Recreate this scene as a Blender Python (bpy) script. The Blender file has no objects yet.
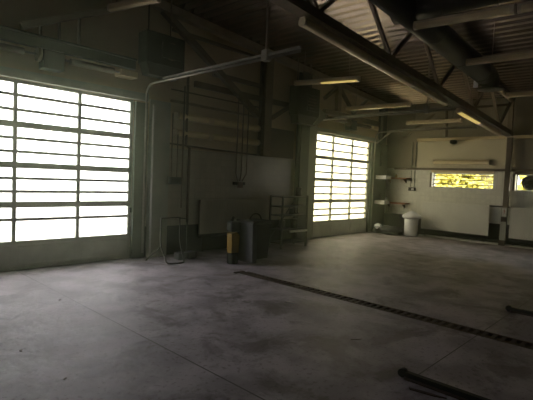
import bpy, bmesh, math, random
from mathutils import Vector, Matrix
random.seed(7)
SC = bpy.context.scene
COL = SC.collection
V = Vector

# ------------------------------------------------------------------ materials
def mat(name, c, rough=0.6, metal=0.0, c2=None, scale=3.0, bump=0.0, spec=0.5, detail=6.0, lo=0.35, hi=0.7, bscale=None):
    m = bpy.data.materials.new(name); m.use_nodes = True
    nt = m.node_tree; b = nt.nodes['Principled BSDF']
    b.inputs['Roughness'].default_value = rough
    b.inputs['Metallic'].default_value = metal
    b.inputs['Specular IOR Level'].default_value = spec
    tc = nt.nodes.new('ShaderNodeTexCoord')
    n = nt.nodes.new('ShaderNodeTexNoise'); n.inputs['Scale'].default_value = scale; n.inputs['Detail'].default_value = detail
    nt.links.new(tc.outputs['Object'], n.inputs['Vector'])
    r = nt.nodes.new('ShaderNodeValToRGB')
    if c2 is None: c2 = tuple(x * 0.8 for x in c)
    r.color_ramp.elements[0].position = lo; r.color_ramp.elements[1].position = hi
    r.color_ramp.elements[0].color = (*c2, 1); r.color_ramp.elements[1].color = (*c, 1)
    nt.links.new(n.outputs['Fac'], r.inputs['Fac'])
    nt.links.new(r.outputs['Color'], b.inputs['Base Color'])
    if bump:
        n2 = nt.nodes.new('ShaderNodeTexNoise'); n2.inputs['Scale'].default_value = bscale or scale * 6; n2.inputs['Detail'].default_value = 4
        nt.links.new(tc.outputs['Object'], n2.inputs['Vector'])
        bp = nt.nodes.new('ShaderNodeBump'); bp.inputs['Strength'].default_value = bump; bp.inputs['Distance'].default_value = 0.01
        nt.links.new(n2.outputs['Fac'], bp.inputs['Height']); nt.links.new(bp.outputs['Normal'], b.inputs['Normal'])
    return m

def emit_mat(name, c, strength):
    m = mat(name, c, 0.4)
    b = m.node_tree.nodes['Principled BSDF']
    b.inputs['Emission Color'].default_value = (*c, 1); b.inputs['Emission Strength'].default_value = strength
    return m

def wall_mat(name, lower, tile, upper, z_tile_lo, z_tile_hi, axis):
    """painted dado, glazed tiles, painted upper wall: three finishes at real heights"""
    m = mat(name, upper, 0.75, c2=tuple(x * 0.82 for x in upper), scale=1.1, bump=0.25, bscale=30)
    nt = m.node_tree; b = nt.nodes['Principled BSDF']; L = nt.links
    ramp = [n for n in nt.nodes if n.type == 'VALTORGB'][0]
    tc = [n for n in nt.nodes if n.type == 'TEX_COORD'][0]
    sx = nt.nodes.new('ShaderNodeSeparateXYZ'); L.new(tc.outputs['Object'], sx.inputs[0])
    cx = nt.nodes.new('ShaderNodeCombineXYZ'); L.new(sx.outputs[axis], cx.inputs[0]); L.new(sx.outputs['Z'], cx.inputs[1])
    br = nt.nodes.new('ShaderNodeTexBrick'); L.new(cx.outputs[0], br.inputs['Vector'])
    br.offset = 0.0; br.inputs['Scale'].default_value = 1.0
    br.inputs['Brick Width'].default_value = 0.15; br.inputs['Row Height'].default_value = 0.15
    br.inputs['Mortar Size'].default_value = 0.004; br.inputs['Bias'].default_value = 0
    br.inputs['Color1'].default_value = (*tile, 1); br.inputs['Color2'].default_value = (*[x * 0.9 for x in tile], 1)
    br.inputs['Mortar'].default_value = (*[x * 0.72 for x in tile], 1)
    def step(z, gt=True):
        n = nt.nodes.new('ShaderNodeMath'); n.operation = 'GREATER_THAN' if gt else 'LESS_THAN'
        L.new(sx.outputs['Z'], n.inputs[0]); n.inputs[1].default_value = z; return n
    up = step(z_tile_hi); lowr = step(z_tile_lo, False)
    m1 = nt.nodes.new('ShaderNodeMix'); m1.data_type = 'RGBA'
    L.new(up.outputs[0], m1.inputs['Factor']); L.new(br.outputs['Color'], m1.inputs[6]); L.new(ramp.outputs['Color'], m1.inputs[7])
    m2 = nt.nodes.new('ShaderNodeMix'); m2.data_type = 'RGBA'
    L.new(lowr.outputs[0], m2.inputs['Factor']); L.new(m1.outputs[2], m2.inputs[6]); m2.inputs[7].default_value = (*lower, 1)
    L.new(m2.outputs[2], b.inputs['Base Color'])
    ro = nt.nodes.new('ShaderNodeMath'); ro.operation = 'MULTIPLY_ADD'
    L.new(up.outputs[0], ro.inputs[0]); ro.inputs[1].default_value = 0.45; ro.inputs[2].default_value = 0.3
    rd = nt.nodes.new('ShaderNodeMath'); rd.operation = 'MULTIPLY_ADD'
    L.new(lowr.outputs[0], rd.inputs[0]); rd.inputs[1].default_value = 0.65; L.new(ro.outputs[0], rd.inputs[2])
    L.new(rd.outputs[0], b.inputs['Roughness'])
    return m

def floor_mat():
    m = mat('stained_concrete', (0.42, 0.375, 0.405), 0.5, c2=(0.255, 0.225, 0.24), scale=1.9, bump=0.5, bscale=14, lo=0.40, hi=0.60, detail=12)
    nt = m.node_tree; b = nt.nodes['Principled BSDF']; L = nt.links
    ramp = [n for n in nt.nodes if n.type == 'VALTORGB'][0]
    tc = [n for n in nt.nodes if n.type == 'TEX_COORD'][0]
    # oil stains
    n = nt.nodes.new('ShaderNodeTexNoise'); n.inputs['Scale'].default_value = 1.5; n.inputs['Detail'].default_value = 13; n.inputs['Roughness'].default_value = 0.68; n.inputs['Distortion'].default_value = 0.5
    L.new(tc.outputs['Object'], n.inputs['Vector'])
    r = nt.nodes.new('ShaderNodeValToRGB'); r.color_ramp.elements[0].position = 0.40; r.color_ramp.elements[1].position = 0.50
    r.color_ramp.elements[0].color = (0.40, 0.37, 0.36, 1); r.color_ramp.elements[1].color = (1, 1, 1, 1)
    L.new(n.outputs['Fac'], r.inputs['Fac'])
    mu = nt.nodes.new('ShaderNodeMix'); mu.data_type = 'RGBA'; mu.blend_type = 'MULTIPLY'; mu.inputs['Factor'].default_value = 0.85
    L.new(ramp.outputs['Color'], mu.inputs[6]); L.new(r.outputs['Color'], mu.inputs[7])
    # fine specks
    n3 = nt.nodes.new('ShaderNodeTexNoise'); n3.inputs['Scale'].default_value = 22; n3.inputs['Detail'].default_value = 3
    L.new(tc.outputs['Object'], n3.inputs['Vector'])
    r3 = nt.nodes.new('ShaderNodeValToRGB'); r3.color_ramp.elements[0].position = 0.34; r3.color_ramp.elements[1].position = 0.42
    r3.color_ramp.elements[0].color = (0.62, 0.59, 0.58, 1); r3.color_ramp.elements[1].color = (1, 1, 1, 1)
    L.new(n3.outputs['Fac'], r3.inputs['Fac'])
    mu2 = nt.nodes.new('ShaderNodeMix'); mu2.data_type = 'RGBA'; mu2.blend_type = 'MULTIPLY'; mu2.inputs['Factor'].default_value = 1
    L.new(mu.outputs[2], mu2.inputs[6]); L.new(r3.outputs['Color'], mu2.inputs[7])
    # slab joints
    sx = nt.nodes.new('ShaderNodeSeparateXYZ'); L.new(tc.outputs['Object'], sx.inputs[0])
    def M(op, a, bb):
        k = nt.nodes.new('ShaderNodeMath'); k.operation = op
        for i, q in enumerate((a, bb)):
            if q is None: continue
            if isinstance(q, (int, float)): k.inputs[i].default_value = q
            else: L.new(q, k.inputs[i])
        return k.outputs[0]
    def line(s, at, w): return M('LESS_THAN', M('ABSOLUTE', M('SUBTRACT', s, at), None), w)
    j = line(sx.outputs['X'], 2.437, 0.007)
    j2 = M('MULTIPLY', line(sx.outputs['Y'], 1.629, 0.006), M('GREATER_THAN', sx.outputs['X'], 3.6))
    j3 = line(sx.outputs['X'], 8.5, 0.006)
    jj = M('MAXIMUM', M('MAXIMUM', j, j2), j3)
    m3 = nt.nodes.new('ShaderNodeMix'); m3.data_type = 'RGBA'
    L.new(jj, m3.inputs['Factor']); L.new(mu2.outputs[2], m3.inputs[6]); m3.inputs[7].default_value = (0.07, 0.06, 0.055, 1)
    L.new(m3.outputs[2], b.inputs['Base Color'])
    rr = nt.nodes.new('ShaderNodeMapRange'); L.new(n.outputs['Fac'], rr.inputs['Value'])
    rr.inputs['From Min'].default_value = 0.3; rr.inputs['From Max'].default_value = 0.7
    rr.inputs['To Min'].default_value = 0.50; rr.inputs['To Max'].default_value = 0.68
    L.new(rr.outputs[0], b.inputs['Roughness'])
    return m

def pane_mat(name, tint):
    m = bpy.data.materials.new(name); m.use_nodes = True
    nt = m.node_tree; nt.nodes.remove(nt.nodes['Principled BSDF'])
    out = nt.nodes['Material Output']
    t = nt.nodes.new('ShaderNodeBsdfTransparent'); t.inputs['Color'].default_value = (*tint, 1)
    g = nt.nodes.new('ShaderNodeBsdfGlossy'); g.inputs['Roughness'].default_value = 0.08
    mx = nt.nodes.new('ShaderNodeMixShader'); mx.inputs[0].default_value = 0.05
    nt.links.new(t.outputs[0], mx.inputs[1]); nt.links.new(g.outputs[0], mx.inputs[2]); nt.links.new(mx.outputs[0], out.inputs[0])
    return m

M = dict(
    floor=floor_mat(),
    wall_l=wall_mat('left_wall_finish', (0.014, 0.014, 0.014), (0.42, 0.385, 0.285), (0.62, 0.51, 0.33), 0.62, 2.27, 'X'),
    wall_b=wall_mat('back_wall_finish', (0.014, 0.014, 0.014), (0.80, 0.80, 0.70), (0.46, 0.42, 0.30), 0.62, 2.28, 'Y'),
    wall_o=mat('painted_masonry', (0.14, 0.12, 0.09), 0.8, scale=1.2, bump=0.3, bscale=25),
    pale_wall=mat('pale_painted_board', (0.80, 0.75, 0.56), 0.7, c2=(0.70, 0.65, 0.48), scale=1.2, bump=0.1),
    roof=mat('galvanised_roof_deck', (0.42, 0.335, 0.26), 0.27, 0.8, c2=(0.28, 0.22, 0.17), scale=1.5),
    steel=mat('brown_painted_steel', (0.19, 0.15, 0.10), 0.5, 0.1, c2=(0.125, 0.098, 0.068), scale=5, bump=0.1),
    paint_steel=mat('tan_painted_steel', (0.36, 0.29, 0.19), 0.5, c2=(0.26, 0.20, 0.13), scale=4, bump=0.1),
    door_frame=mat('grey_green_door_frame', (0.46, 0.49, 0.40), 0.45, 0.1, c2=(0.38, 0.41, 0.33), scale=4),
    door_panel=mat('grubby_door_panel', (0.58, 0.57, 0.52), 0.5, 0.0, c2=(0.40, 0.39, 0.36), scale=2.2),
    jamb=mat('dark_green_steel', (0.10, 0.115, 0.10), 0.5, 0.1, scale=3),
    galv=mat('galvanised_track', (0.34, 0.32, 0.27), 0.45, 0.5, c2=(0.26, 0.245, 0.205), scale=9),
    glass=pane_mat('dimming_glazing', (.84, .84, .82)), glass_far=pane_mat('yellow_dimming_glazing', (.72, .69, .54)), glass_win=pane_mat('window_glass', (.98, .98, .92)),  # door pane tints hold down each door's daylight, yellower at the far door
    white=mat('white_paint', (0.70, 0.70, 0.66), 0.45, c2=(0.60, 0.60, 0.56), scale=3),
    cream=mat('cream_lamp_cover', (0.90, 0.78, 0.50), 0.25, c2=(0.80, 0.68, 0.42), scale=4),
    lamp_tray=mat('lamp_tray_enamel', (0.74, 0.63, 0.42), 0.35, scale=6),
    lit=emit_mat('lit_tube', (1.0, 0.74, 0.20), 0.55),
    radiator=mat('off_white_enamel', (0.82, 0.82, 0.75), 0.4, c2=(0.74, 0.74, 0.67), scale=2.0),
    dim_radiator=mat('dimmed_enamel', (0.36, 0.325, 0.24), 0.5, c2=(0.30, 0.27, 0.20), scale=2.0),  # radiator enamel copied darker, the left wall's dimness put into its colour
    dark=mat('black_painted_metal', (0.014, 0.014, 0.014), 0.6, spec=0.2, scale=4, c2=(0.012, 0.012, 0.012)),
    duct=mat('dark_sheet_metal_duct', (0.055, 0.05, 0.042), 0.45, 0.3, c2=(0.04, 0.036, 0.03), scale=2.5),
    heater=mat('dark_heater_casing', (0.04, 0.037, 0.029), 0.5, 0.2, scale=3),
    pale_duct=mat('pale_green_duct', (0.42, 0.44, 0.36), 0.5, 0.1, scale=3),
    rust=mat('rusty_steel', (0.095, 0.05, 0.035), 0.7, 0.3, c2=(0.045, 0.028, 0.022), scale=14, bump=0.3),
    bin_white=mat('white_plastic', (0.84, 0.85, 0.88), 0.4, c2=(0.76, 0.77, 0.80), scale=5),
    bin_grey=mat('grey_plastic', (0.06, 0.06, 0.065), 0.6, spec=.25, scale=5),
    bin_dark=mat('charcoal_plastic', (0.012, 0.012, 0.012), 0.6, spec=.2, scale=5),
    yellow=mat('yellow_plastic', (0.32, 0.19, 0.015), 0.45, scale=5),
    bag=mat('grey_plastic_sheet', (0.09, 0.092, 0.092), 0.4, c2=(0.03, 0.03, 0.03), scale=7, bump=0.5),
    board=mat('orange_brown_board', (0.36, 0.15, 0.05), 0.6, c2=(0.26, 0.10, 0.035), scale=6),
    rackm=mat('grey_green_rack_steel', (0.095, 0.105, 0.09), 0.5, 0.3, scale=5),
    red=mat('red_paint', (0.40, 0.06, 0.04), 0.5, scale=8),
    pink=mat('reddish_primer', (0.17, 0.105, 0.08), 0.6, c2=(0.12, 0.08, 0.06), scale=6),
    copper=mat('worn_steel_tube', (0.07, 0.066, 0.058), 0.5, 0.2, scale=8),
    grey=mat('mid_grey', (0.12, 0.12, 0.11), 0.5, scale=5),
    paper=mat('white_scrap', (0.75, 0.74, 0.70), 0.8, scale=9),
    yard=mat('yard_concrete', (0.72, 0.71, 0.67), 0.9, scale=0.5),
    leaf=mat('sunlit_leaves', (0.80, 0.74, 0.20), 0.6, c2=(0.58, 0.55, 0.10), scale=3.5),
    bark=mat('bark', (0.12, 0.09, 0.05), 0.9, scale=8, bump=0.4),
)

# ------------------------------------------------------------------ mesh helpers
class MB:
    def __init__(s): s.bm = bmesh.new()
    def box(s, x0, x1, y0, y1, z0, z1, bev=0.0):
        r = bmesh.ops.create_cube(s.bm, size=1.0); vs = r['verts']
        for v in vs:
            v.co = V((x0 + (v.co.x + .5) * (x1 - x0), y0 + (v.co.y + .5) * (y1 - y0), z0 + (v.co.z + .5) * (z1 - z0)))
        if bev:
            es = {e for v in vs for e in v.link_edges}
            bmesh.ops.bevel(s.bm, geom=list(es), offset=bev, segments=2, affect='EDGES', profile=0.5)
        return s
    def bar(s, a, b, w, h, up=(0, 0, 1)):
        """rectangular bar from a to b: w across, h along 'up'"""
        a, b = V(a), V(b); d = (b - a).normalized(); up = V(up)
        sd = d.cross(up)
        if sd.length < 1e-4: sd = d.cross(V((1, 0, 0)))
        sd.normalize(); u = sd.cross(d).normalized()
        ring = [(sd * i * w / 2 + u * j * h / 2) for i, j in ((-1, -1), (1, -1), (1, 1), (-1, 1))]
        A = [s.bm.verts.new(a + q) for q in ring]; B = [s.bm.verts.new(b + q) for q in ring]
        s.bm.faces.new(A[::-1]); s.bm.faces.new(B)
        for i in range(4): s.bm.faces.new((A[i], A[(i + 1) % 4], B[(i + 1) % 4], B[i]))
        return s
    def tube(s, pts, r, n=10, smooth_=True):
        pts = [V(p) for p in pts]; rings = []
        ref = None
        for i, p in enumerate(pts):
            d = (pts[min(i + 1, len(pts) - 1)] - pts[max(i - 1, 0)]).normalized()
            if ref is None:
                ref = d.cross(V((0, 0, 1)))
                if ref.length < 1e-3: ref = d.cross(V((1, 0, 0)))
            ref = (ref - d * ref.dot(d)).normalized(); o = d.cross(ref)
            rr = r[i] if isinstance(r, (list, tuple)) else r
            rings.append([s.bm.verts.new(p + (ref * math.cos(2 * math.pi * k / n) + o * math.sin(2 * math.pi * k / n)) * rr) for k in range(n)])
        for a, b in zip(rings, rings[1:]):
            for k in range(n):
                f = s.bm.faces.new((a[k], a[(k + 1) % n], b[(k + 1) % n], b[k])); f.smooth = smooth_
        s.bm.faces.new(rings[0][::-1]); s.bm.faces.new(rings[-1])
        return s
    def prism(s, poly, d):
        """extrude a planar polygon (3-D points) along vector d"""
        A = [s.bm.verts.new(V(p)) for p in poly]; B = [s.bm.verts.new(V(p) + V(d)) for p in poly]
        s.bm.faces.new(A[::-1]); s.bm.faces.new(B); n = len(A)
        for i in range(n): s.bm.faces.new((A[i], A[(i + 1) % n], B[(i + 1) % n], B[i]))
        return s
    def lathe(s, c, prof, n=28):
        c = V(c); rings = []
        for r, z in prof:
            rings.append([s.bm.verts.new(c + V((max(r, 1e-4) * math.cos(2 * math.pi * k / n), max(r, 1e-4) * math.sin(2 * math.pi * k / n), z))) for k in range(n)])
        for a, b in zip(rings, rings[1:]):
            for k in range(n):
                f = s.bm.faces.new((a[k], a[(k + 1) % n], b[(k + 1) % n], b[k])); f.smooth = True
        s.bm.faces.new(rings[0][::-1]); s.bm.faces.new(rings[-1])
        return s
    def loc(s):
        xs = [v.co for v in s.bm.verts]
        lo = V([min(c[i] for c in xs) for i in range(3)]); hi = V([max(c[i] for c in xs) for i in range(3)])
        return V(((lo.x + hi.x) / 2, (lo.y + hi.y) / 2, lo.z))
    def build(s, name, m, parent=None, origin=None):
        bmesh.ops.recalc_face_normals(s.bm, faces=s.bm.faces)
        me = bpy.data.meshes.new(name); o = bpy.data.objects.new(name, me); COL.objects.link(o)
        if parent is not None:
            pw = V((0, 0, 0)); q = parent
            while q: pw += q.location; q = q.parent
            bmesh.ops.translate(s.bm, verts=s.bm.verts, vec=-pw); o.parent = parent
        else:
            L = s.loc() if origin is None else V(origin)
            bmesh.ops.translate(s.bm, verts=s.bm.verts, vec=-L); o.location = L
        s.bm.to_mesh(me); s.bm.free(); me.materials.append(M[m])
        return o

def thing(name, label, cat, loc, group=None):
    o = bpy.data.objects.new(name, None); COL.objects.link(o); o.location = loc; o.empty_display_size = 0.1
    o['label'] = label; o['category'] = cat
    if group: o['group'] = group
    return o
def tag(o, label, cat, group=None):
    o['label'] = label; o['category'] = cat
    if group: o['group'] = group
    return o
def struct(mb, name, m):
    o = mb.build(name, m, origin=(0, 0, 0)); o['kind'] = 'structure'; return o

def roof_z(x, y): return 5.53 - 0.067 * x + 0.02 * (y - 8)

# ------------------------------------------------------------------ room shell
YL, XB = 8.0, 14.72
GX0, GX1, GY1 = 5.35, 5.57, 5.66           # drain channel
f = MB()
f.box(-5, GX0, -6, YL + .3, -.2, 0).box(GX1, XB + .3, -6, YL + .3, -.2, 0).box(GX0, GX1, GY1, YL + .3, -.2, 0).box(GX0, GX1, -6, GY1, -.2, -.12)
struct(f, 'floor', 'floor')
D1, D2, DZ = (1.34, 4.51), (10.31, 13.58), 3.15
w = MB()
YO = YL + .12
w.box(-5, D1[0], YL, YO, 0, 5.9).box(D1[1], D2[0], YL, YO, 0, 5.3).box(D2[1], XB + .3, YL, YO, 0, 4.75)
for a_, b_, z_ in ((*D1, 5.5), (*D2, 4.85)): w.box(a_, b_, YL, YO, DZ, z_)
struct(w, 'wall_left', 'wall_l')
W1, W2, WZ = (4.31, 6.25), (1.78, 3.70), (1.665, 2.15)
w = MB()
w.box(XB, XB + .3, -6, YL, 0, WZ[0]).box(XB, XB + .3, -6, YL, WZ[1], 4.75)
w.box(XB, XB + .3, -6, W2[0], WZ[0], WZ[1]).box(XB, XB + .3, W2[1], W1[0], WZ[0], WZ[1]).box(XB, XB + .3, W1[1], YL, WZ[0], WZ[1])
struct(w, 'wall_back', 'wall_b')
struct(MB().box(-5, XB + .3, -6.3, -6, 0, 5.9), 'wall_right', 'wall_o')
struct(MB().box(-5.3, -5, -6.3, YL + .3, 0, 6.0), 'wall_rear', 'wall_o')
# corrugated roof deck, ribs run across the hall
bm = MB(); x = -5.3; prof = []
while x < XB + .4:
    for dx, dz in ((0, 0), (.10, 0), (.135, .055), (.215, .055), (.25, 0)): prof.append((x + dx, dz))
    x += .25
lo = [[bm.bm.verts.new((px, py, roof_z(px, py) + pz)) for px, pz in prof] for py in (-6.3, 1.0, YL + .3)]
hi = [[bm.bm.verts.new((px, py, roof_z(px, py) + .3)) for px in (prof[0][0], prof[-1][0])] for py in (-6.3, YL + .3)]
for a, b in zip(lo, lo[1:]):
    for i in range(len(prof) - 1):
        if (prof[i][0] - prof[i + 1][0]) ** 2 + (prof[i][1] - prof[i + 1][1]) ** 2 < 1e-9: continue
        bm.bm.faces.new((a[i], a[i + 1], b[i + 1], b[i]))
bm.bm.faces.new((hi[0][0], hi[1][0], hi[1][1], hi[0][1]))
o = struct(bm, 'ceiling', 'roof')
# wainscot that carries the tiles between the two doors, door reveals, ledges
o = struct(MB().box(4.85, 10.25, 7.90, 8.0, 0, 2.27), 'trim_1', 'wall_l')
struct(MB().box(4.80, 5.28, 7.86, 7.90, 0, 3.2), 'trim_2', 'pale_duct')
struct(MB().box(9.84, 10.27, 7.84, 7.90, 0, 3.3), 'trim_3', 'pale_duct')
struct(MB().box(XB - .13, XB, -6, 6.8, 3.21, 3.31), 'trim_4', 'cream')
struct(MB().box(XB - .10, XB, -6, 7.6, 2.24, 2.31), 'trim_5', 'steel')
struct(MB().box(XB - .26, XB - .02, -6, 6.45, 0, .035), 'trim_6', 'white')
struct(MB().box(XB - .05, XB, 3.97, 6.78, 2.31, 3.21), 'trim_7', 'pale_wall')
# outside yard
struct(MB().box(-30, 60, YL + .3, 60, -.25, -.05).box(XB + .3, 60, -30, YL + .3, -.25, -.05), 'ground', 'yard')

# ------------------------------------------------------------------ sectional doors
def door(n, x0, x1):
    d = bpy.data.objects.new(f'door_{n}', None); COL.objects.link(d); d.location = ((x0 + x1) / 2, YL + .03, 0); d['kind'] = 'structure'
    mull = (x0 + (x1 - x0) / 3, x0 + 2 * (x1 - x0) / 3)
    y0, y1 = YL + .01, YL + .06
    edges = [.48, 1.10, 1.76, 2.43, 3.15]
    b = MB().box(x0, x1, y0, y1, .0, .442)
    for k in range(3):
        a, c = x0 + (x1 - x0) * k / 3 + .05, x0 + (x1 - x0) * (k + 1) / 3 - .05
        b.box(a, c, y0 - .012, y0 + .002, .10, .40, .006)
    b.box(x0, x1, y0 - .01, y0 + .002, .005, .05)
    b.build('bottom_panel', 'door_panel', d)
    for i in range(4):
        z0, z1 = edges[i] - (.04 if i == 0 else 0), edges[i + 1]
        s = MB()
        s.box(x0, x1, y0, y1, z0, z0 + .05).box(x0, x1, y0, y1, z1 - .05, z1)
        for xx in (x0 + .03, mull[0], mull[1], x1 - .03): s.box(xx - .03, xx + .03, y0, y1, z0 + .05, z1 - .05)
        h = z1 - z0
        bars = (1 / 3, 2 / 3) if i else ((.62,) if n == 1 else (.33, .62))
        for t in bars: s.box(x0 + .05, x1 - .05, y0 + .008, y1 - .012, z0 + h * t - .024, z0 + h * t + .024)
        sf = s.build('section_frame', 'door_frame', d)
        g = MB()
        for k in range(3):
            a, c = (x0 + .05, mull[0] + .025, mull[1] + .025)[k], (mull[0] - .025, mull[1] - .025, x1 - .05)[k]
            g.box(a, c, y1 - .011, y1 - .005, z0 + .045, z1 - .045)
        g.build('glazing', 'glass_far' if n == 2 else 'glass', sf)
    return d
d1 = door(1, *D1); d2 = door(2, *D2)
h = MB().box(4.462, 4.502, 7.955, 8.01, .92, 1.02, .005); h.build('door_handle', 'dark', d1)
h = MB().box(10.325, 10.36, 7.955, 8.01, .92, 1.02, .005); h.build('door_handle', 'dark', d2)
# steel jambs
struct(MB().box(4.52, 4.79, 7.93, 8.0, 0, 3.12), 'trim_8', 'jamb')
struct(MB().box(13.59, 14.70, 7.93, 8.0, 0, 3.12), 'trim_9', 'jamb')  # runs on past the jamb as dark cladding added to darken the corner
struct(MB().box(10.26, 10.30, 7.93, 8.0, 0, 3.12), 'trim_10', 'pale_duct')
struct(MB().box(.9, 1.33, 7.93, 8.0, 0, 3.12), 'trim_11', 'jamb')
struct(MB().box(.9, 4.79, 7.9, 8.0, 3.16, 3.30), 'trim_12', 'door_frame')
struct(MB().box(10.27, 13.95, 7.9, 8.0, 3.16, 3.28), 'trim_13', 'door_frame')

# overhead tracks
def track(x, label, z=3.48, yend=3.95, lowz=.1):
    t = thing('door_track', label, 'door track', (x, 7.88, 0), 'sectional door tracks')
    pts = [(x, 7.88, lowz), (x, 7.88, z - .22)]
    for k in range(1, 7):
        a = k / 6 * math.pi / 2
        pts.append((x, 7.88 - .22 * (1 - math.cos(a)), z - .22 + .22 * math.sin(a)))
    pts.append((x, yend, z))
    MB().tube(pts, .022, 8).build('rail', 'galv', t)
    MB().bar((x, 7.30, z + .05), (x, yend, z + .05), .045, .035).build('stiffener', 'galv', t)
    MB().box(x - .05, x + .05, 4.55, 4.66, z - .04, z + .12, .004).build('bracket', 'galv', t)
    MB().bar((x, 4.6, z + .1), (x, 4.6, roof_z(x, 4.6) - .01), .03, .03).build('hanger', 'steel', t)
    return t
track(4.72, 'pale steel overhead rail running inward from right edge of the near glazed door')
track(10.32, 'pale steel overhead rail running inward from left edge of the far glazed door')
t = track(13.68, 'pale steel overhead rail running inward from right edge of the far glazed door', yend=4.6)
MB().bar((13.68, 7.8, 3.1), (13.68, 7.35, 3.44), .04, .04).build('corner_brace', 'galv', t)

# springs above doors
def spring(xa, xb, label):
    c = (xa + xb) / 2
    t = thing('door_spring', label, 'door spring', (c, 7.72, 3.3), 'torsion springs')
    MB().tube([(xa, 7.72, 3.56), (xb, 7.72, 3.56)], .018, 8).build('shaft', 'galv', t)
    for a, b in ((xa + .22, c - .45), (c + .28, xb - .45)):
        MB().tube([(a, 7.72, 3.56), (b, 7.72, 3.56)], .055, 12).build('coil', 'pink', t)
    MB().box(c - .17, c + .17, 7.66, 7.895, 3.36, 3.66, .01).build('centre_bracket', 'dark', t)
    MB().tube([(c - .26, 7.72, 3.56), (c - .20, 7.72, 3.56)], .11, 16).build('drum', 'steel', t)
    MB().box(xb - .34, xb, 7.64, 7.895, 3.50, 3.62, .01).build('end_box', 'cream', t)
    MB().box(xa, xa + .1, 7.66, 7.895, 3.48, 3.64, .01).build('end_plate', 'steel', t)
spring(1.35, 4.38, 'torsion spring shaft with reddish coils above the near glazed door')
spring(10.45, 13.45, 'torsion spring shaft with reddish coils above the far glazed door')
tag(MB().box(-1.0, 4.46, 7.87, 7.995, 3.72, 3.9).box(-1.0, 4.46, 7.82, 7.995, 3.88, 3.91).build('header_beam', 'jamb'), 'dark steel beam running along the wall above the near glazed door', 'beam')
tag(MB().box(10.7, 13.9, 7.87, 7.995, 3.72, 3.86).build('header_beam', 'steel'), 'dark steel beam running along the wall above the far glazed door', 'beam')

# ladder-like sloping tray above near door
t = thing('cable_tray', 'pale sloping tray with three drop pipes on wall above the near door', 'cable tray', (3.1, 7.9, 3.9))
MB().bar((2.42, 7.9, 3.99), (4.25, 7.9, 4.86), .1, .10).build('tray', 'paint_steel', t)
for x, z in ((2.72, 4.07), (3.02, 4.22), (3.36, 4.38)):
    MB().tube([(x, 7.9, 3.915), (x, 7.9, z)], .025, 8).build('drop_pipe', 'steel', t)

# ------------------------------------------------------------------ trusses
def chord_z(x, y=3.9): return 4.335 - .067 * x
t = thing('roof_truss', 'dark brown steel roof truss spanning to back wall post, strip lamps along its underside', 'roof truss', (7, 3.9, 3.8))
MB().bar((-4.9, 3.9, chord_z(-4.9)), (14.68, 3.9, chord_z(14.68)), .15, .15).bar((-4.9, 3.9, chord_z(-4.9) - .07), (14.68, 3.9, chord_z(14.68) - .07), .20, .02).build('bottom_chord', 'steel', t)
MB().bar((-4.9, 3.9, roof_z(-4.9, 3.9) - .08), (14.68, 3.9, roof_z(14.68, 3.9) - .08), .14, .12).build('top_chord', 'steel', t)
nodes = [13.53 - 2.13 * k for k in range(8)]
for i, xb_ in enumerate(nodes):
    for xt in (xb_ - 1.0, xb_ + 1.0):
        a = (xb_, 3.9, chord_z(xb_) + .07); b = (xt, 3.9, roof_z(xt, 3.9) - .13)
        MB().bar(a, b, .06, .06, (0, 1, 0)).build('web_member', 'steel' if xt > xb_ else 'paint_steel', t)
# wall truss on the left wall
t = thing('roof_truss', 'brown steel edge girder along the top of left wall with diagonal braces', 'roof truss', (6.5, 7.85, 3.2))
MB().bar((-4.9, 7.86, roof_z(-4.9, 7.86) - .10), (14.68, 7.86, roof_z(14.68, 7.86) - .10), .16, .17).build('top_chord', 'paint_steel', t)
MB().bar((5.3, 7.90, 4.72), (8.0, 7.90, 4.70), .08, .06).build('girt', 'steel', t)
for a, b, w_ in (((5.03, 5.02), (7.84, 3.28), .13), ((8.36, 3.28), (9.2, 3.76), .09), ((11.3, 4.62), (10.6, 4.15), .09), ((11.3, 4.62), (12.2, 3.92), .09), ((12.2, 3.92), (13.0, 4.5), .07)):
    MB().bar((a[0], 7.86, a[1]), (b[0], 7.86, b[1]), w_, w_, (0, 1, 0)).build('brace', 'steel', t)
MB().box(11.22, 11.40, 7.8, 7.92, 3.87, 4.63).build('post', 'paint_steel', t)

# girts (dark rails) between column and near door
for (x0, x1, z, hh, mm, lb) in ((5.95, 10.2, 3.73, .13, 'steel', 'broad dark steel rail on left wall crossed by the long diagonal brace'),
                        (6.45, 7.97, 4.05, .10, 'steel', 'short dark steel rail high on left wall, second below roof edge'),):
    tag(MB().box(x0, x1, 7.93, 7.998, z - hh / 2, z + hh / 2).build('wall_rail', mm), lb, 'rail', 'steel rails')

# columns
def column(x0, x1, y0, y1, z0, z1, m, label):
    t = thing('steel_column', label, 'column', ((x0 + x1) / 2, (y0 + y1) / 2, z0))
    tw = .025
    MB().box(x0, x1, y0, y0 + tw, z0, z1).box(x0, x1, y1 - tw, y1, z0, z1).box((x0 + x1) / 2 - .02, (x0 + x1) / 2 + .02, y0 + tw, y1 - tw, z0, z1).build('shaft', m, t)
    return t
c = column(8.0, 8.26, 7.76, 7.99, 2.28, roof_z(8.1, 7.86) - .19, 'steel', 'dark steel wall column standing on tiled ledge between the two doors')
MB().box(8.28, 8.36, 7.9, 7.99, 2.28, 4.6).build('strip', 'paint_steel', c)
c = column(9.42, 9.80, 7.72, 7.89, 0, roof_z(9.6, 7.86) - .2, 'jamb', 'dark steel wall column beside the left edge of the far door')
column(14.02, 14.3, 7.80, 7.99, 2.32, roof_z(14.1, 7.86) - .2, 'jamb', 'dark upper steel column in the far corner, above the corner shelves')
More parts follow.
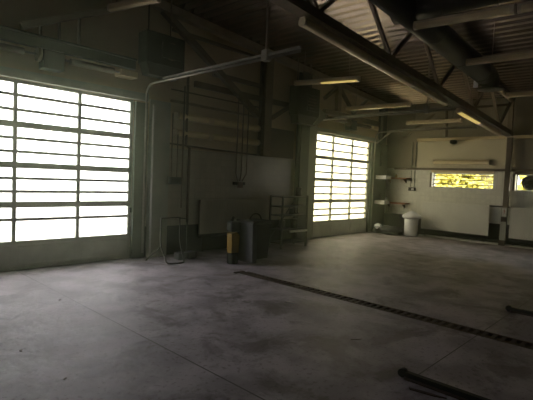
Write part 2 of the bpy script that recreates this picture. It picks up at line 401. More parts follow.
# back wall post
t = thing('steel_column', 'tall steel post on back wall between the two small windows with white notice', 'column', (14.5, 3.88, 0))
MB().box(14.46, 14.58, 3.80, 3.96, .02, 1.15).build('lower_shaft', 'pale_duct', t)
MB().box(14.46, 14.58, 3.79, 3.93, 1.15, 3.24).build('upper_shaft', 'steel', t)
MB().box(14.46, 14.58, 3.82, 3.94, 3.33, roof_z(14.5, 3.88) - .16).build('top_post', 'paint_steel', t)
MB().box(14.42, 14.588, 3.80, 3.97, 0, .16, .005).build('foot', 'rust', t)
MB().box(14.452, 14.46, 3.80, 3.95, .72, .86).build('painted_band', 'rust', t)
s = MB().box(14.448, 14.458, 3.81, 3.93, .88, 1.12).build('notice', 'white', t)
MB().box(14.445, 14.449, 3.86, 3.875, .96, 1.09).box(14.445, 14.449, 3.845, 3.89, 1.03, 1.045).build('red_mark', 'red', s)
MB().bar((14.50, 4.30, 1.165), (14.50, 3.74, 1.165), .05, .04).build('bracket_arm', 'dark', t)

# ------------------------------------------------------------------ fluorescent lamps
def lamp(p0, p1, label, hang=(.15, .85), lit=None, group='hanging strip lamps', m='cream', w_=.11, htop=None):
    a, b = V(p0), V(p1); d = (b - a).normalized(); c = (a + b) / 2
    t = thing('strip_lamp', label, 'lamp', c, group)
    MB().bar(a + V((0, 0, .065)), b + V((0, 0, .065)), w_ * .8, .045).build('tray', 'lamp_tray', t)
    up = V((0, 0, 1)); sd = d.cross(up).normalized()
    prof = [(-.5, -.16), (-.5, .30), (.5, .30), (.5, -.16), (.40, -.36), (0, -.46), (-.40, -.36)]
    pa = [a + d * .05 + sd * (px * w_) + up * (pz * w_ + .015) for px, pz in prof]
    MB().prism(pa, (b - d * .05) - (a + d * .05)).build('diffuser', m, t)
    for e, s_ in ((a, 1), (b, -1)):
        pe = [e + sd * (px * w_ * 1.08) + up * (pz * w_ * 1.08 + .015) for px, pz in prof]
        MB().prism(pe, d * s_ * .05).build('end_cap', 'lamp_tray', t)
    if lit:
        q0, q1 = a + (b - a) * lit[0], a + (b - a) * lit[1]
        pe = [q0 + sd * (px * w_ * 1.04) + up * (pz * w_ * 1.1 + .014) for px, pz in ((-.49, -.14), (.49, -.14), (.40, -.36), (0, -.46), (-.40, -.36))]
        MB().prism(pe, q1 - q0).build('lit_tube', 'lit', t)
    if hang:
        for f_ in hang:
            q = a + (b - a) * f_ + V((0, 0, .085))
            MB().tube([q, (q.x, q.y, htop or roof_z(q.x, q.y) - .002)], .007, 6).build('hanger', 'steel', t)
    return t
GL = 'hanging strip lamps'
lamp((6.84, 3.34, 4.25), (6.87, 1.88, 4.19), 'cream strip lamp hung under the dark duct, uppermost right, whole in view', hang=(.3, .85), htop=4.43)
lamp((6.875, 1.84, 4.19), (6.90, .35, 4.13), 'cream strip lamp cut by the top right edge of the picture', htop=4.40)
lamp((8.95, 3.24, 4.11), (8.87, 1.68, 4.06), 'pale strip lamp hung right of dark duct, second below the topmost right lamp', hang=(.3, .85))
lamp((8.65, 7.36, 4.14), (8.83, 5.58, 4.07), 'strip lamp hung before the far column with its right half glowing yellow', lit=(.44, .97))
lamp((11.6, 7.72, 3.95), (11.4, 5.57, 3.87), 'unlit cream strip lamp hung in front of the far door', w_=.115)
lamp((3.86, 7.79, 4.66), (4.06, 6.5, 4.58), 'pale strip lamp at the top left picture edge above the near door')
lamp((13.9, 6.85, 3.74), (13.65, 4.99, 3.68), 'dull grey strip lamp hung nearest back wall left of the lamp row', m='lamp_tray')
lamp((12.0, 3.32, 3.99), (11.95, 1.7, 3.95), 'pale strip lamp at right picture edge, third below the topmost', hang=(.3, .85))
# row under truss
def tz(x): return chord_z(x) - .185
Y_T = 3.93
segs = [(4.70, 6.40, 'nearest camera'), (6.44, 8.05, 'second from the near end'), (8.09, 9.75, 'third from the near end, just before the gap'), (10.5, 12.05, 'fourth from the near end, glowing yellow at its near end'), (12.09, 13.7, 'last, against back wall')]
for x0, x1, lb in segs:
    lamp((x0, Y_T, tz(x0) + .01), (x1, Y_T, tz(x1) + .01), 'strip lamp under roof truss, ' + lb, hang=(), lit=(.02, .9) if x0 == 10.5 else None, group='strip lamps under the truss')
# wall lamps
def wlamp(a, b, wdir, label, group, hh=.15, dd=.1):
    a, b = V(a), V(b); c = (a + b) / 2
    t = thing('wall_strip_lamp', label, 'lamp', c, group)
    wd = V(wdir)
    MB().bar(a + wd * .03, b + wd * .03, .06, hh).build('tray', 'lamp_tray', t)
    d = (b - a).normalized()
    prof = [(.0, -.5), (.6, -.45), (1, -.15), (1, .15), (.6, .45), (0, .5)]
    pa = [a + d * .05 + wd * (.061 + px * dd) + V((0, 0, pz * hh)) for px, pz in prof]
    MB().prism(pa, b - a - d * .1).build('diffuser', 'cream', t)
    for e, s_ in ((a, 1), (b, -1)):
        pe = [e + wd * (.061 + px * dd * 1.05) + V((0, 0, pz * hh * 1.05)) for px, pz in prof]
        MB().prism(pe, d * s_ * .045).build('end_cap', 'lamp_tray', t)
wlamp((XB - .052, 6.17, 2.50), (XB - .052, 4.40, 2.50), (-1, 0, 0), 'cream strip lamp on back wall above the barred yellow window', 'wall strip lamps', .14)
G2 = 'wall strip lamps'
wlamp((5.45, 7.998, 2.965), (6.35, 7.998, 2.965), (0, -1, 0), 'tan strip lamp on left wall, upper row, left of the pair', G2)
wlamp((6.40, 7.998, 2.965), (7.95, 7.998, 2.965), (0, -1, 0), 'tan strip lamp on left wall, upper row, right of the pair', G2)
wlamp((5.45, 7.998, 2.61), (6.35, 7.998, 2.61), (0, -1, 0), 'tan strip lamp on left wall, lower row, left of the pair', G2)
wlamp((6.40, 7.998, 2.61), (7.95, 7.998, 2.61), (0, -1, 0), 'tan strip lamp on left wall, lower row, right of the pair', G2)

# pipes on left wall
def pipe(pts, r, label, m='steel', group='wall pipes'):
    tag(MB().tube(pts, r, 10).build('wall_pipe', m), label, 'pipe', group)
pipe([(5.35, 7.96, 3.27), (7.98, 7.96, 3.25)], .03, 'horizontal brown pipe on left wall just above the upper strip lamps', 'paint_steel')
pipe([(5.35, 7.97, 3.51), (7.98, 7.97, 3.51)], .016, 'thin horizontal pipe on left wall, second above the strip lamps')
pipe([(5.29, 7.98, 2.37), (8.0, 7.98, 2.30)], .018, 'thin pipe lying along the top of the white tiles on left wall')
pipe([(5.70, 7.87, 3.9), (5.70, 7.87, 2.36), (5.80, 7.87, 2.30), (5.80, 7.87, .68)], .03, 'kinked dark pipe running down left wall beside the near door pillar')
pipe([(5.59, 7.82, 3.6), (5.59, 7.82, 1.0)], .018, 'thin straight pipe left of the kinked dark pipe on left wall')
for x, lb in ((7.13, 'left of three thin pipes dropping to the small socket box on left wall'), (7.30, 'middle of three thin pipes dropping to the small socket box on left wall'), (7.47, 'right of three thin pipes dropping to the small socket box on left wall')):
    pipe([(x, 7.80, 3.66), (x, 7.80, 1.80), (7.30 + (x - 7.3) * .4, 7.84, 1.62)], .014, lb)
t = thing('socket_box', 'small dark socket box under three thin pipes on left wall', 'socket box', (7.3, 7.85, 1.48))
MB().box(7.12, 7.48, 7.83, 7.898, 1.53, 1.60, .006).build('back_plate', 'dark', t); MB().box(7.22, 7.38, 7.80, 7.83, 1.46, 1.60, .006).build('socket', 'pink', t)
t = thing('switch_box', 'dark green switch box on the pillar beside the near door', 'switch box', (5.12, 7.83, 1.5))
MB().box(5.27, 5.57, 7.81, 7.898, 1.51, 1.66, .008).build('case', 'jamb', t); MB().box(5.30, 5.54, 7.80, 7.81, 1.54, 1.63, .003).build('cover', 'heater', t)
MB().tube([(5.34, 7.86, 1.66), (5.34, 7.86, 3.0)], .012, 6).build('conduit', 'steel', t); MB().tube([(5.48, 7.86, 1.66), (5.48, 7.86, 2.6)], .012, 6).build('conduit', 'steel', t)
tag(MB().tube([(4.86, 7.83, .1), (4.86, 7.83, 3.1)], .022, 8).build('corner_pipe', 'white'), 'thin white upright pipe beside the near door frame', 'pipe')
tag(MB().box(8.38, 9.40, 7.955, 7.998, 2.29, 3.05, .004).build('wall_panel', 'wall_o'), 'cream panel on left wall right of the ledge column', 'panel')
# ------------------------------------------------------------------ unit heaters
def heater(x0, x1, zb, zt, label, chute):
    y0, y1 = 7.42, 7.74
    c = (x0 + x1) / 2
    t = thing('unit_heater', label, 'heater', (c, 7.58, zb), 'unit heaters')
    MB().box(x0, x1, y0, y1, zb, zt, .015).build('casing', 'heater', t)
    g = MB()
    for k in range(6):
        z = zb + .18 + k * (zt - zb - .36) / 5
        g.bar((c - .1, y0 - .012, z), (x1 - .08, y0 - .012, z), .02, .05)
    g.build('louvres', 'duct', t)
    MB().tube([(c + .12, y0 - .02, (zb + zt) / 2), (c + .12, y0 + .0, (zb + zt) / 2)], .17, 20).build('fan_guard', 'steel', t)
    MB().prism([(x0, y0, zb), (x1, y0, zb), (x1 - .1, y0 + .05, zb - .2), (x0 + .1, y0 + .05, zb - .2)], (0, .26, 0)).build('outlet', 'heater', t)
    for x in (x0 + .12, x1 - .25):
        MB().tube([(x, 7.58, zt), (x, 7.58, roof_z(x, 7.58) - .002)], .015, 6).build('hanger', 'steel', t)
    if chute:
        MB().prism([(x1 + .01, y0, zt - .5), (x1 + .27, y0, zt - .6), (x1 + .27, y0, zt - .75), (x1 - .2 + .1, y0 + .0, zb - .18), (x1 - .32 + .1, y0, zb - .18 + .0), (x1 + .01, y0, zb + .1)], (0, .24, 0)).build('side_duct', 'pale_duct', t)
heater(4.42, 5.28, 3.80, 4.40, 'dark unit heater hung on rods right above the near door corner', False)
heater(8.88, 9.80, 3.42, 4.2, 'dark unit heater with pale side duct hung left above the far door', True)

# ------------------------------------------------------------------ ventilation duct
def dz(x): return 4.79 - .067 * x + .28
t = thing('ventilation_duct', 'large dark round ventilation duct hung beneath the roof right of the truss', 'duct', (9, 3.36, 4.2))
MB().tube([(5.3, 3.52, dz(5.3)), (10.9, 3.52, dz(10.9))], .24, 28).build('main_run', 'duct', t)
MB().tube([(6.95, 3.76, 4.68), (7.0, 2.9, 4.68), (7.1, -5.9, 4.62)], .26, 28).build('branch', 'duct', t)
MB().tube([(10.9, 3.52, dz(10.9)), (11.15, 3.52, dz(11.15) - .03), (11.30, 3.52, dz(11.3) - .10), (11.34, 3.52, dz(11.34) - .22)], [.24, .235, .21, .19], 24).build('outlet', 'heater', t)
MB().lathe((11.34, 3.52, dz(11.34) - .26), [(.20, 0), (.29, .005), (.29, .035), (.20, .04)], 28).build('flange', 'heater', t)
MB().tube([(10.95, 3.73, 4.26), (10.95, 3.73, 4.07)], [.045, .055], 14).build('nozzle', 'bin_white', t)
for x in (8.0, 9.4, 10.6):
    MB().tube([(x, 3.52, dz(x) + .23), (x, 3.52, roof_z(x, 3.52) - .0)], .01, 6).build('hanger', 'steel', t)
    MB().tube([(x - .02, 3.52, dz(x)), (x + .02, 3.52, dz(x))], .246, 28).build('band', 'heater', t)
tag(MB().tube([(11.95, 3.52, 4.22), (12.75, 3.60, 4.21)], .045, 10).tube([(12.75, 3.60, 4.21), (12.80, 3.605, 4.21)], .058, 10).tube([(12.80, 3.605, 4.21), (13.75, 3.69, 4.19)], .045, 10).build('roof_pipe', 'cream'), 'short pale pipe slanting beside the end of the dark duct', 'pipe')
tag(MB().tube([(14.55, 5.77, 3.33), (14.55, 5.83, roof_z(14.55, 5.8) - .01)], .045, 8).build('stub_post', 'steel'), 'short upright post on the back wall ledge beneath the roof', 'post')
tag(MB().bar((14.5, 7.25, 3.34), (14.5, 6.2, 4.1), .05, .06).build('roof_strut', 'paint_steel'), 'slanting strut in back wall corner above the ledge', 'strut')
tag(MB().tube([(14.5, 7.9, 4.22), (14.5, 3.98, 4.22)], .035, 8).build('roof_pipe', 'steel'), 'long dark pipe along the top of back wall under the roof', 'pipe')
tag(MB().lathe((14.5, 5.52, 3.22 - .14), [(.01, 0), (.10, .03), (.12, .07), (.09, .13)], 14).build('alarm_bell', 'dark'), 'small dark dome hanging from ledge above the wall lamp', 'alarm')

# ------------------------------------------------------------------ back wall windows
def window(n, y0, y1, fan):
    x0 = XB
    o = MB().box(x0 + .16, x0 + .20, y0, y1, WZ[0], WZ[0] + .03).box(x0 + .16, x0 + .20, y0, y1, WZ[1] - .03, WZ[1]).box(x0 + .16, x0 + .20, y0, y0 + .03, WZ[0] + .03, WZ[1] - .03).box(x0 + .16, x0 + .20, y1 - .03, y1, WZ[0] + .03, WZ[1] - .03)
    w_ = o.build(f'window_{n}', 'white', origin=(0, 0, 0)); w_['kind'] = 'structure'
    MB().box(x0 + .175, x0 + .182, y0 + .03, y1 - .03, WZ[0] + .03, WZ[1] - .03).build('pane', 'glass_win', w_)
    b = MB()
    if n == 1:
        for z in (2.06, 1.93, 1.79): b.tube([(x0 + .12, y0, z), (x0 + .12, y1, z)], .017, 6)
        b.tube([(x0 + .12, (y0 + y1) / 2, WZ[0]), (x0 + .12, (y0 + y1) / 2, 1.80)], .01, 6)
        b.build('grille', 'paint_steel', w_)
    MB().box(x0 - .035, x0 - .004, y0 - .02, y1 + .02, WZ[1] - .0, WZ[1] + .085, .004).build('blind_box', 'paint_steel' if n == 2 else 'cream', w_)
    MB().box(x0 - .02, x0 - .002, y1, y1 + .06, WZ[0], WZ[1]).build('side_trim', 'steel', w_)
window(1, *W1, False); window(2, *W2, True)
# exhaust fan in window 2
t = thing('exhaust_fan', 'round dark exhaust fan set in the small window at right picture edge', 'fan', (14.78, 3.30, 1.72))
cy, cz, r0 = 3.31, 1.915, .22
ring = MB()
n = 32
for xo, (ra, rb) in ((14.74, (r0, r0 - .035)), (14.84, (r0, r0 - .035))):
    pass
vs = [[ring.bm.verts.new((xx, cy + rr * math.cos(2 * math.pi * k / n), cz + rr * math.sin(2 * math.pi * k / n))) for k in range(n)] for xx, rr in ((14.73, r0), (14.84, r0), (14.84, r0 - .03), (14.73, r0 - .03))]
for i in range(4):
    for k in range(n): ring.bm.faces.new((vs[i][k], vs[i][(k + 1) % n], vs[(i + 1) % 4][(k + 1) % n], vs[(i + 1) % 4][k]))
ring.build('housing', 'jamb', t)
bl = MB()
for k in range(5):
    a = 2 * math.pi * k / 5
    p = []
    for rr, da in ((.05, -.5), (.18, -.45), (.185, .5), (.05, .45)):
        p.append((14.77 + .03 * (da > 0), cy + rr * math.cos(a + da), cz + rr * math.sin(a + da)))
    bl.prism(p, (.006, 0, 0))
bl.build('blades', 'jamb', t)
MB().tube([(14.825, cy, cz), (14.838, cy, cz)], r0 - .032, 32).build('shutter_plate', 'galv', t)
MB().tube([(14.74, cy, cz), (14.82, cy, cz)], .06, 16).build('motor_hub', 'dark', t)
g = MB()
for rr in (.07, .12, .165): g.tube([(14.728, cy + rr * math.cos(2 * math.pi * k / 24), cz + rr * math.sin(2 * math.pi * k / 24)) for k in range(25)], .004, 5)
for k in range(6): g.tube([(14.728, cy, cz), (14.728, cy + .2 * math.cos(k * math.pi / 3), cz + .2 * math.sin(k * math.pi / 3))], .004, 5)
g.build('guard', 'steel', t)

# ------------------------------------------------------------------ radiators
def radiator(c0, c1, axis, z0, z1, face, depth, label, wall, m='radiator'):
    """flat panel with fine vertical ribs; axis 'x' along the left wall, 'y' along the back wall"""
    def bx(mb, a0, a1, d0, d1, za, zb, bev=0):
        if axis == 'x': return mb.box(a0, a1, d0, d1, za, zb, bev)
        return mb.box(d0, d1, a0, a1, za, zb, bev)
    loc = ((c0 + c1) / 2, face + depth / 2, 0) if axis == 'x' else (face + depth / 2, (c0 + c1) / 2, 0)
    t = thing('panel_radiator', label, 'radiator', loc, 'panel radiators')
    p = MB(); bx(p, c0, c1, face, face + depth, z0, z1, .006)
    n_ = int((c1 - c0) / .08)
    for k in range(1, n_):
        a = c0 + (c1 - c0) * k / n_
        bx(p, a - .025, a + .025, face - .006, face + .002, z0 + .05, z1 - .05)
    p.build('panel', m, t)
    for a in (c0 + .12, c1 - .12):
        q = MB(); bx(q, a - .03, a + .03, face + depth, wall, z0 + .15, z1 - .15); q.build('wall_bracket', 'steel', t)
        q = MB(); bx(q, a - .02, a + .02, face + depth * .3, face + depth * .7, 0 if axis == 'x' else .035, z0); q.build('support_leg', 'dark', t)
    q = MB()
    if axis == 'x': q.tube([(c0 + .05, face + depth + .03, z0 - .07), (c1, face + depth + .03, z0 - .07)], .025, 8)
    else: q.tube([(face + .02, c0 + .05, z0 - .06), (face + .02, c1 - .05, z0 - .06)], .03, 8)
    q.build('supply_pipe', 'dark', t)
radiator(6.10, 8.24, 'x', .40, 1.17, 7.80, .06, 'broad off-white panel radiator on left wall between the doors', 7.898, 'dim_radiator')
radiator(4.30, 6.44, 'y', .24, 1.155, XB - .22, .06, 'broad off-white panel radiator on back wall under the barred window', XB - .002)
radiator(1.60, 3.72, 'y', .24, 1.155, XB - .22, .06, 'broad off-white panel radiator on back wall right of the steel post', XB - .002)
tag(MB().tube([(XB - .12, 6.66, .12), (XB - .12, 1.4, .12)], .05, 12).build('heating_pipe', 'dark'), 'thick black pipe along the foot of back wall', 'pipe')

# conduits and switches on back wall
for y, lb in ((6.98, 'left thin pipe dropping to the switch box beside the bin'), (6.85, 'right thin pipe dropping to the switch box beside the bin')):
    tag(MB().tube([(XB - .03, y, 3.2), (XB - .03, y, 2.32)], .018, 8).tube([(XB - .03, y, 2.235), (XB - .03, y, 1.63)], .012, 8).build('wall_pipe', 'pale_duct'), lb, 'pipe')
t = thing('switch_box', 'small pale switch box on tiles of back wall left of the window', 'switch box', (XB - .05, 6.92, 1.5))
MB().box(XB - .07, XB - .003, 6.80, 7.04, 1.50, 1.62, .006).build('case', 'dark', t); MB().box(XB - .08, XB - .07, 6.83, 6.93, 1.52, 1.6, .003).build('rocker', 'white', t)

# ------------------------------------------------------------------ corner shelves with contents
def shelf(z, label):
    t = thing('wall_shelf', label, 'shelf', (14.5, 7.45, z), 'corner shelves')
    MB().box(14.32, XB - .003, 6.98, 7.98, z, z + .045).build('board', 'board', t)
    MB().box(13.93, 14.315, 7.54, 7.98, z - .03, z + .095, .004).build('white_ledge', 'bin_white', t)
    for y in (7.15, 7.75):
        MB().prism([(XB - .004, y, z), (14.45, y, z), (XB - .004, y, z - .14)], (0, .02, 0)).build('bracket', 'steel', t)
shelf(1.90, 'upper wall shelf, half white half orange-brown, in the corner right of the far door')
shelf(1.02, 'lower wall shelf, half white half orange-brown, in the corner right of the far door')
def bottle(x, y, z, h_, r, m, label):
    t = thing('bottle', label, 'bottle', (x, y, z), 'bottles on the corner shelves')
    MB().lathe((x, y, z), [(r, 0), (r, h_ * .62), (r * .4, h_ * .78), (r * .38, h_ * .9)], 14).build('body', m, t)
    MB().lathe((x, y, z + h_ * .9), [(r * .45, 0), (r * .45, h_ * .1)], 12).build('cap', 'dark', t)
bottle(14.10, 7.80, 1.115, .26, .05, 'grey', 'tall grey bottle on the white ledge of the lower corner shelf')
bottle(14.22, 7.64, 1.115, .15, .04, 'bin_white', 'short pale bottle on the white ledge of the lower corner shelf')
bottle(14.42, 7.40, 1.945, .12, .045, 'yellow', 'small yellow bottle on the brown board of the upper corner shelf')

# ------------------------------------------------------------------ bin and bag
t = thing('litter_bin', 'white round bin with conical lid by the back wall', 'bin', (14.0, 6.55, 0))
MB().lathe((14.0, 6.55, 0), [(.20, 0), (.215, .02), (.225, .56), (.215, .58)]).build('body', 'bin_white', t)
MB().lathe((14.0, 6.55, .58), [(.24, 0), (.30, .03), (.31, .08), (.29, .11), (.13, .21), (.04, .255), (.0, .26)]).build('lid', 'bin_white', t)
t = thing('bag_heap', 'crumpled grey plastic bag lying on floor left of the white bin', 'bag', (13.75, 7.25, 0))
b = MB()
r = bmesh.ops.create_icosphere(b.bm, subdivisions=4, radius=1)
for v in r['verts']:
    c = v.co.copy()
    k = 1 + .13 * math.sin(c.x * 7 + c.y * 3) * math.cos(c.y * 6 - c.z * 4) + .07 * math.sin(c.z * 13 + c.x * 9 + c.y * 11)
    v.co = V((13.75 + c.x * .30 * k, 7.25 + c.y * .50 * k, max(.0, .10 + c.z * .22 * k * (1.15 if c.y > .4 else .85))))
for fa in b.bm.faces: fa.smooth = True
b.build('sheet', 'bag', t)
b = MB(); r = bmesh.ops.create_icosphere(b.bm, subdivisions=3, radius=1)
for v in r['verts']:
    c = v.co.copy(); k = 1 + .15 * math.sin(c.x * 8 + c.z * 7)
    v.co = V((13.6 + c.x * .10 * k, 7.55 + c.y * .14 * k, max(0, .23 + c.z * .10 * k)))
b.build('knot', 'bin_white', t)
# dark cabinet in corner
t = thing('low_cabinet', 'low black cabinet behind the white bin under the corner shelves', 'cabinet', (14.5, 7.1, 0))
MB().box(14.30, 14.58, 6.72, 7.52, .02, .66, .01).build('body', 'dark', t)
MB().box(14.29, 14.30, 6.76, 7.10, .06, .62).build('door', 'bin_dark', t); MB().box(14.29, 14.30, 7.13, 7.48, .06, .62).build('door', 'bin_dark', t)

# ------------------------------------------------------------------ wheeled bin, yellow canister, vacuum
t = thing('wheelie_bin', 'dark grey wheeled bin with arched black handle near the drain end', 'bin', (6.4, 6.3, 0))
MB().prism([(6.12, 6.05, .10), (6.48, 6.05, .10), (6.53, 6.02, .80), (6.06, 6.02, .80)], (0, .46, 0)).build('body', 'bin_dark', t)
MB().prism([(6.03, 6.03, .04), (6.12, 6.00, .04), (6.10, 6.00, .82), (6.0, 6.03, .82)], (0, .44, 0)).build('side_panel', 'bin_grey', t)
MB().box(6.0, 6.55, 5.99, 6.50, .82, .87, .01).build('lid', 'bin_dark', t)
MB().tube([(6.13 + .16 - .16 * math.cos(a), 6.24, .865 + .13 * math.sin(a)) for a in [math.pi * k / 12 for k in range(13)]], .014, 8).build('handle', 'dark', t)
for x in (6.15, 6.42): MB().tube([(x, 6.40, .085), (x + .05, 6.40, .085)], .085, 16).build('wheel', 'dark', t)
t = thing('yellow_canister', 'upright yellow canister with black head left of the grey wheeled bin', 'canister', (5.86, 6.42, 0))
MB().lathe((5.86, 6.42, 0), [(.10, 0), (.11, .02), (.11, .20), (.09, .215)], 18).build('base', 'dark', t)
MB().prism([(5.78, 6.36, .215), (5.96, 6.36, .215), (5.98, 6.36, .55), (5.90, 6.36, .63), (5.77, 6.36, .60)], (0, .14, 0)).build('body', 'yellow', t)
MB().box(5.75, 5.99, 6.34, 6.52, .635, .84, .03).tube([(5.80, 6.42, .84), (5.86, 6.42, .92)], .03, 8).build('head', 'dark', t)

# ------------------------------------------------------------------ sack truck
t = thing('hand_truck', 'tubular metal hand truck standing upright by wall right of the near door', 'hand truck', (4.85, 7.2, 0))
MB().tube([(4.80, 7.36, .86), (4.80, 7.36, .42), (4.77, 7.28, .28), (4.72, 7.02, .05), (4.74, 6.98, .025), (4.80, 6.96, .02), (5.02, 6.93, .02), (5.08, 6.95, .025), (5.10, 6.99, .06), (5.20, 7.24, .28), (5.24, 7.34, .42), (5.24, 7.36, .86)], .014, 8).build('front_loop', 'copper', t)
MB().tube([(4.80, 7.36, .85), (5.24, 7.36, .85)], .012, 8).build('crossbar', 'copper', t)
MB().tube([(5.24, 7.36, .84), (5.50, 7.46, .80), (5.50, 7.46, .03)], .014, 8).build('rear_leg', 'copper', t)
MB().tube([(4.77, 7.30, .30), (4.55, 7.46, .03)], .014, 8).build('rear_leg', 'copper', t)
for x, lb in ((5.17, 'left'), (5.42, 'right')):
    tag(MB().box(x, x + .19, 7.25, 7.43, 0, .14, .01).build('small_box', 'grey'), f'small grey box on floor behind the hand truck, {lb} one of two', 'box', 'small grey boxes')

# ------------------------------------------------------------------ metal rack
t = thing('shelf_rack', 'grey metal shelf rack against the dark column left of the far door', 'rack', (8.4, 7.2, 0))
X0, X1, Y0, Y1 = 8.02, 8.98, 7.05, 7.45
for x in (X0, X1):
    for y in (Y0, Y1): MB().box(x - .02, x + .02, y - .02, y + .02, 0, 1.30 if x == X0 else 1.32).build('upright', 'rackm', t)
for z in (.12, .45, .80, 1.02, 1.26): MB().box(X0, X1, Y0, Y1, z, z + .03, .003).build('shelf', 'rackm', t)
MB().bar((X0, Y1 + .005, .2), (X1, Y1 + .005, 1.2), .015, .03).build('back_brace', 'rackm', t)
GR = 'tins on the shelf rack'
for (x, z, r, h_, m, lb) in ((8.25, .48, .08, .2, 'grey', 'grey tin on the second shelf of the metal rack, left'), (8.72, .48, .09, .22, 'bin_dark', 'black tin on the second shelf of the metal rack, right'), (8.6, .83, .06, .14, 'bin_grey', 'dark grey tin on the third shelf of the metal rack'), (8.85, 1.29, .08, .22, 'grey', 'grey tin on top of the metal rack, right end')):
    q = thing('paint_tin', lb, 'tin', (x, 7.25, z), GR)
    MB().lathe((x, 7.25, z), [(r, 0), (r, h_), (r * .9, h_)], 16).build('can', m, q); MB().lathe((x, 7.25, z + h_), [(r * .92, 0), (r * .92, .012)], 16).build('lid', 'galv', q)
q = thing('tray_box', 'long pale tray lying on the second lowest shelf of the metal rack', 'tray', (8.5, 7.12, .48))
tag(MB().box(8.30, 8.95, 6.98, 7.045, .40, .45, .004).build('label_strip', 'white', None), 'pale strip along the second lowest shelf edge of the metal rack', 'strip')
bpy.data.objects.remove(q)

# ------------------------------------------------------------------ floor drain, floor rails, debris
t = thing('floor_drain', 'long rusty slotted drain grating set across the concrete floor', 'drain', (5.46, 2, 0))
MB().box(GX0, GX0 + .025, -5.9, GY1, -.12, .006).box(GX1 - .025, GX1, -5.9, GY1, -.12, .006).box(GX0 + .025, GX1 - .025, GY1 - .03, GY1, -.12, .006).build('edge_frame', 'rust', t)
g = MB(); y = GY1 - .10
while y > -2.0:
    g.box(GX0 + .025, GX1 - .025, y, y + .045, -.025, 0.002); y -= .10
g.box(GX0 + .085, GX0 + .10, -2, GY1 - .03, -.03, -.003)
g.build('grating', 'rust', t)
tag(MB().box(5.28, 5.50, 5.67, 5.74, 0, .02, .004).build('end_plate', 'rust'), 'small rusty plate on floor at the far end of the drain', 'plate')
def frail(x, y, label):
    t = thing('floor_rail', label, 'rail', (x, y - 1.5, 0), 'floor rails')
    MB().bar((x, y, .035), (x, y - 4.0, .035), .05, .04).build('bar', 'dark', t)
    MB().bar((x, y - .02, .0065), (x, y - 4.0, .0065), .11, .013).build('base_strip', 'rust', t)
    MB().tube([(x - .03, y + .02, .037), (x + .03, y + .02, .037)], .036, 14).build('end_roller', 'dark', t)
frail(3.66, 1.69, 'black steel rail with round end on floor at bottom right of picture')
frail(6.80, 1.66, 'black steel rail on floor beyond the drain at right picture edge')
def chip(x, y, L_, w_, a, m, label, name, cat, hgt=.006):
    b = MB(); ca, sa = math.cos(a), math.sin(a)
    pts = [(-.5, -.5), (.1, -.6), (.5, -.3), (.45, .5), (-.2, .4)]
    b.prism([(x + px * L_ * ca - py * w_ * sa, y + px * L_ * sa + py * w_ * ca, .0) for px, py in pts], (0, 0, hgt))
    tag(b.build(name, m), label, cat, 'floor litter')
chip(4.65, 3.87, .16, .03, 1.9, 'paper', 'white paper scrap on floor in front of the drain', 'paper_scrap', 'scrap')
chip(4.13, 2.48, .13, .008, 2.5, 'rust', 'dark thin stick lying on floor left of the lower black rail', 'stick', 'stick', .004)
chip(1.46, 3.57, .04, .015, .4, 'rust', 'tiny dark fleck on floor, lowest left', 'debris_chip', 'debris')
chip(1.39, 4.40, .05, .025, 1.1, 'rust', 'tiny dark fleck on floor at left, largest of the flecks', 'debris_chip', 'debris')
chip(2.31, 5.85, .04, .015, .2, 'rust', 'tiny dark fleck on floor in front of the near door', 'debris_chip', 'debris')
chip(3.5, 1.42, .30, .03, 1.75, 'rust', 'rusty flake lying beside the lower black rail', 'rust_flake', 'debris', .01)

# ------------------------------------------------------------------ shrubs outside back windows
def shrub(x, y, hgt, rad, n, label, seed):
    rnd = random.Random(seed)
    t = thing('shrub', label, 'shrub', (x, y, -.05), 'shrubs outside')
    MB().tube([(x, y, -.05), (x + .05, y, hgt * .5), (x, y + .1, hgt * .8)], [.07, .05, .02], 8).build('trunk', 'bark', t)
    b = MB()
    for i in range(n):
        q = [rnd.uniform(-1, 1) for _ in range(3)]
        if sum(abs(k) ** 4 for k in q) > 1.25: continue
        c = V((x + q[0] * .75, y + q[1] * (rad - .2), hgt * .52 + q[2] * hgt * .46))
        d1_ = V((rnd.uniform(-1, 1), rnd.uniform(-1, 1), rnd.uniform(-.7, .7))).normalized(); d2_ = d1_.orthogonal().normalized()
        l_, w2 = rnd.uniform(.12, .22), rnd.uniform(.06, .11)
        b.bm.faces.new([b.bm.verts.new(q) for q in (c - d1_ * l_, c + d2_ * w2, c + d1_ * l_, c - d2_ * w2)])
    b.build('foliage', 'leaf', t)
shrub(18.6, 6.7, 3.7, 1.75, 5200, 'yellow-green bush outside seen through the barred window of back wall', 1)
shrub(18.6, 3.05, 3.6, 1.6, 4200, 'yellow-green bush outside seen behind the exhaust fan', 3)

# ------------------------------------------------------------------ light
wd = bpy.data.worlds.new('sky'); SC.world = wd; wd.use_nodes = True
bg = wd.node_tree.nodes['Background']; bg.inputs['Color'].default_value = (0.99, 0.98, 1.0, 1); bg.inputs['Strength'].default_value = 9.0
sun = bpy.data.lights.new('sun', 'SUN'); sun.energy = 10.0; sun.angle = .01; sun.color = (1, .95, .82)
so = bpy.data.objects.new('sun', sun); COL.objects.link(so); so.location = (0, 0, 12)
so.rotation_euler = V((.60, .12, -.86)).to_track_quat('-Z', 'Y').to_euler()
def portal(loc, rot, sx, sy):
    l = bpy.data.lights.new('daylight_portal', 'AREA'); l.shape = 'RECTANGLE'; l.size = sx; l.size_y = sy; l.cycles.is_portal = True
    o = bpy.data.objects.new('daylight_portal', l); COL.objects.link(o); o.location = loc; o.rotation_euler = rot
portal(((D1[0] + D1[1]) / 2, YL + .25, 1.6), (-math.pi / 2, 0, 0), 3.2, 3.2)
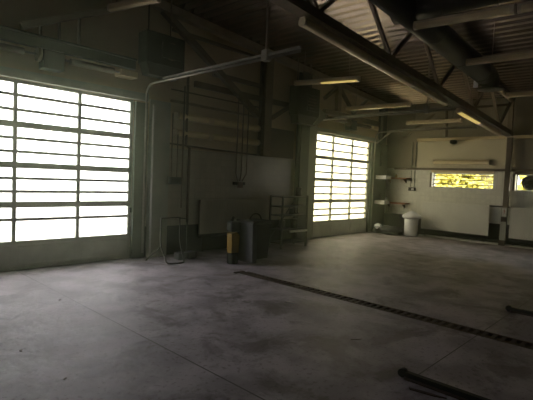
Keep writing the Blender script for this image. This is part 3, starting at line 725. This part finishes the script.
portal(((D2[0] + D2[1]) / 2, YL + .25, 1.6), (-math.pi / 2, 0, 0), 3.2, 3.2)
portal((XB + .28, 5.28, 1.9), (0, math.pi / 2, 0), .6, 2.0)
portal((XB + .28, 2.74, 1.9), (0, math.pi / 2, 0), .6, 2.0)

# haze volume added to give the greenish veiling glare around the doors
hm = bpy.data.materials.new('glare_haze'); hm.use_nodes = True; nt = hm.node_tree; nt.nodes.remove(nt.nodes['Principled BSDF'])
vs_ = nt.nodes.new('ShaderNodeVolumeScatter'); vs_.inputs['Density'].default_value = 0.012; vs_.inputs['Anisotropy'].default_value = 0.84
vs_.inputs['Color'].default_value = (.9, 1.0, .62, 1)
nt.links.new(vs_.outputs[0], nt.nodes['Material Output'].inputs['Volume']); M['haze'] = hm
hz = struct(MB().box(-5.1, XB + .1, -6.1, YL + .1, -.1, 5.9), 'haze', 'haze')
# ------------------------------------------------------------------ camera
yaw, pitch, roll, fpx = 0.7585, -0.0476, 0.0419, 439.52
fw = V((math.cos(yaw) * math.cos(pitch), math.sin(yaw) * math.cos(pitch), math.sin(pitch)))
rt = V((math.sin(yaw), -math.cos(yaw), 0)); up = rt.cross(fw)
r2 = rt * math.cos(roll) + up * math.sin(roll); u2 = -rt * math.sin(roll) + up * math.cos(roll)
cam = bpy.data.cameras.new('camera'); co = bpy.data.objects.new('camera', cam); COL.objects.link(co)
co.matrix_world = Matrix(((r2.x, u2.x, -fw.x, 0), (r2.y, u2.y, -fw.y, 0), (r2.z, u2.z, -fw.z, 1.7), (0, 0, 0, 1)))
cam.sensor_fit = 'HORIZONTAL'; cam.sensor_width = 36; cam.lens = fpx / 533 * 36; cam.clip_start = .05; cam.clip_end = 200
SC.camera = co
SC.view_settings.view_transform = 'Standard'; SC.view_settings.look = 'None'; SC.view_settings.gamma = 1; SC.view_settings.use_curve_mapping = False
SC.view_settings.exposure = 0.0
SC.cycles.use_denoising = True
SC.cycles.max_bounces = 10; SC.cycles.diffuse_bounces = 6; SC.cycles.transparent_max_bounces = 12
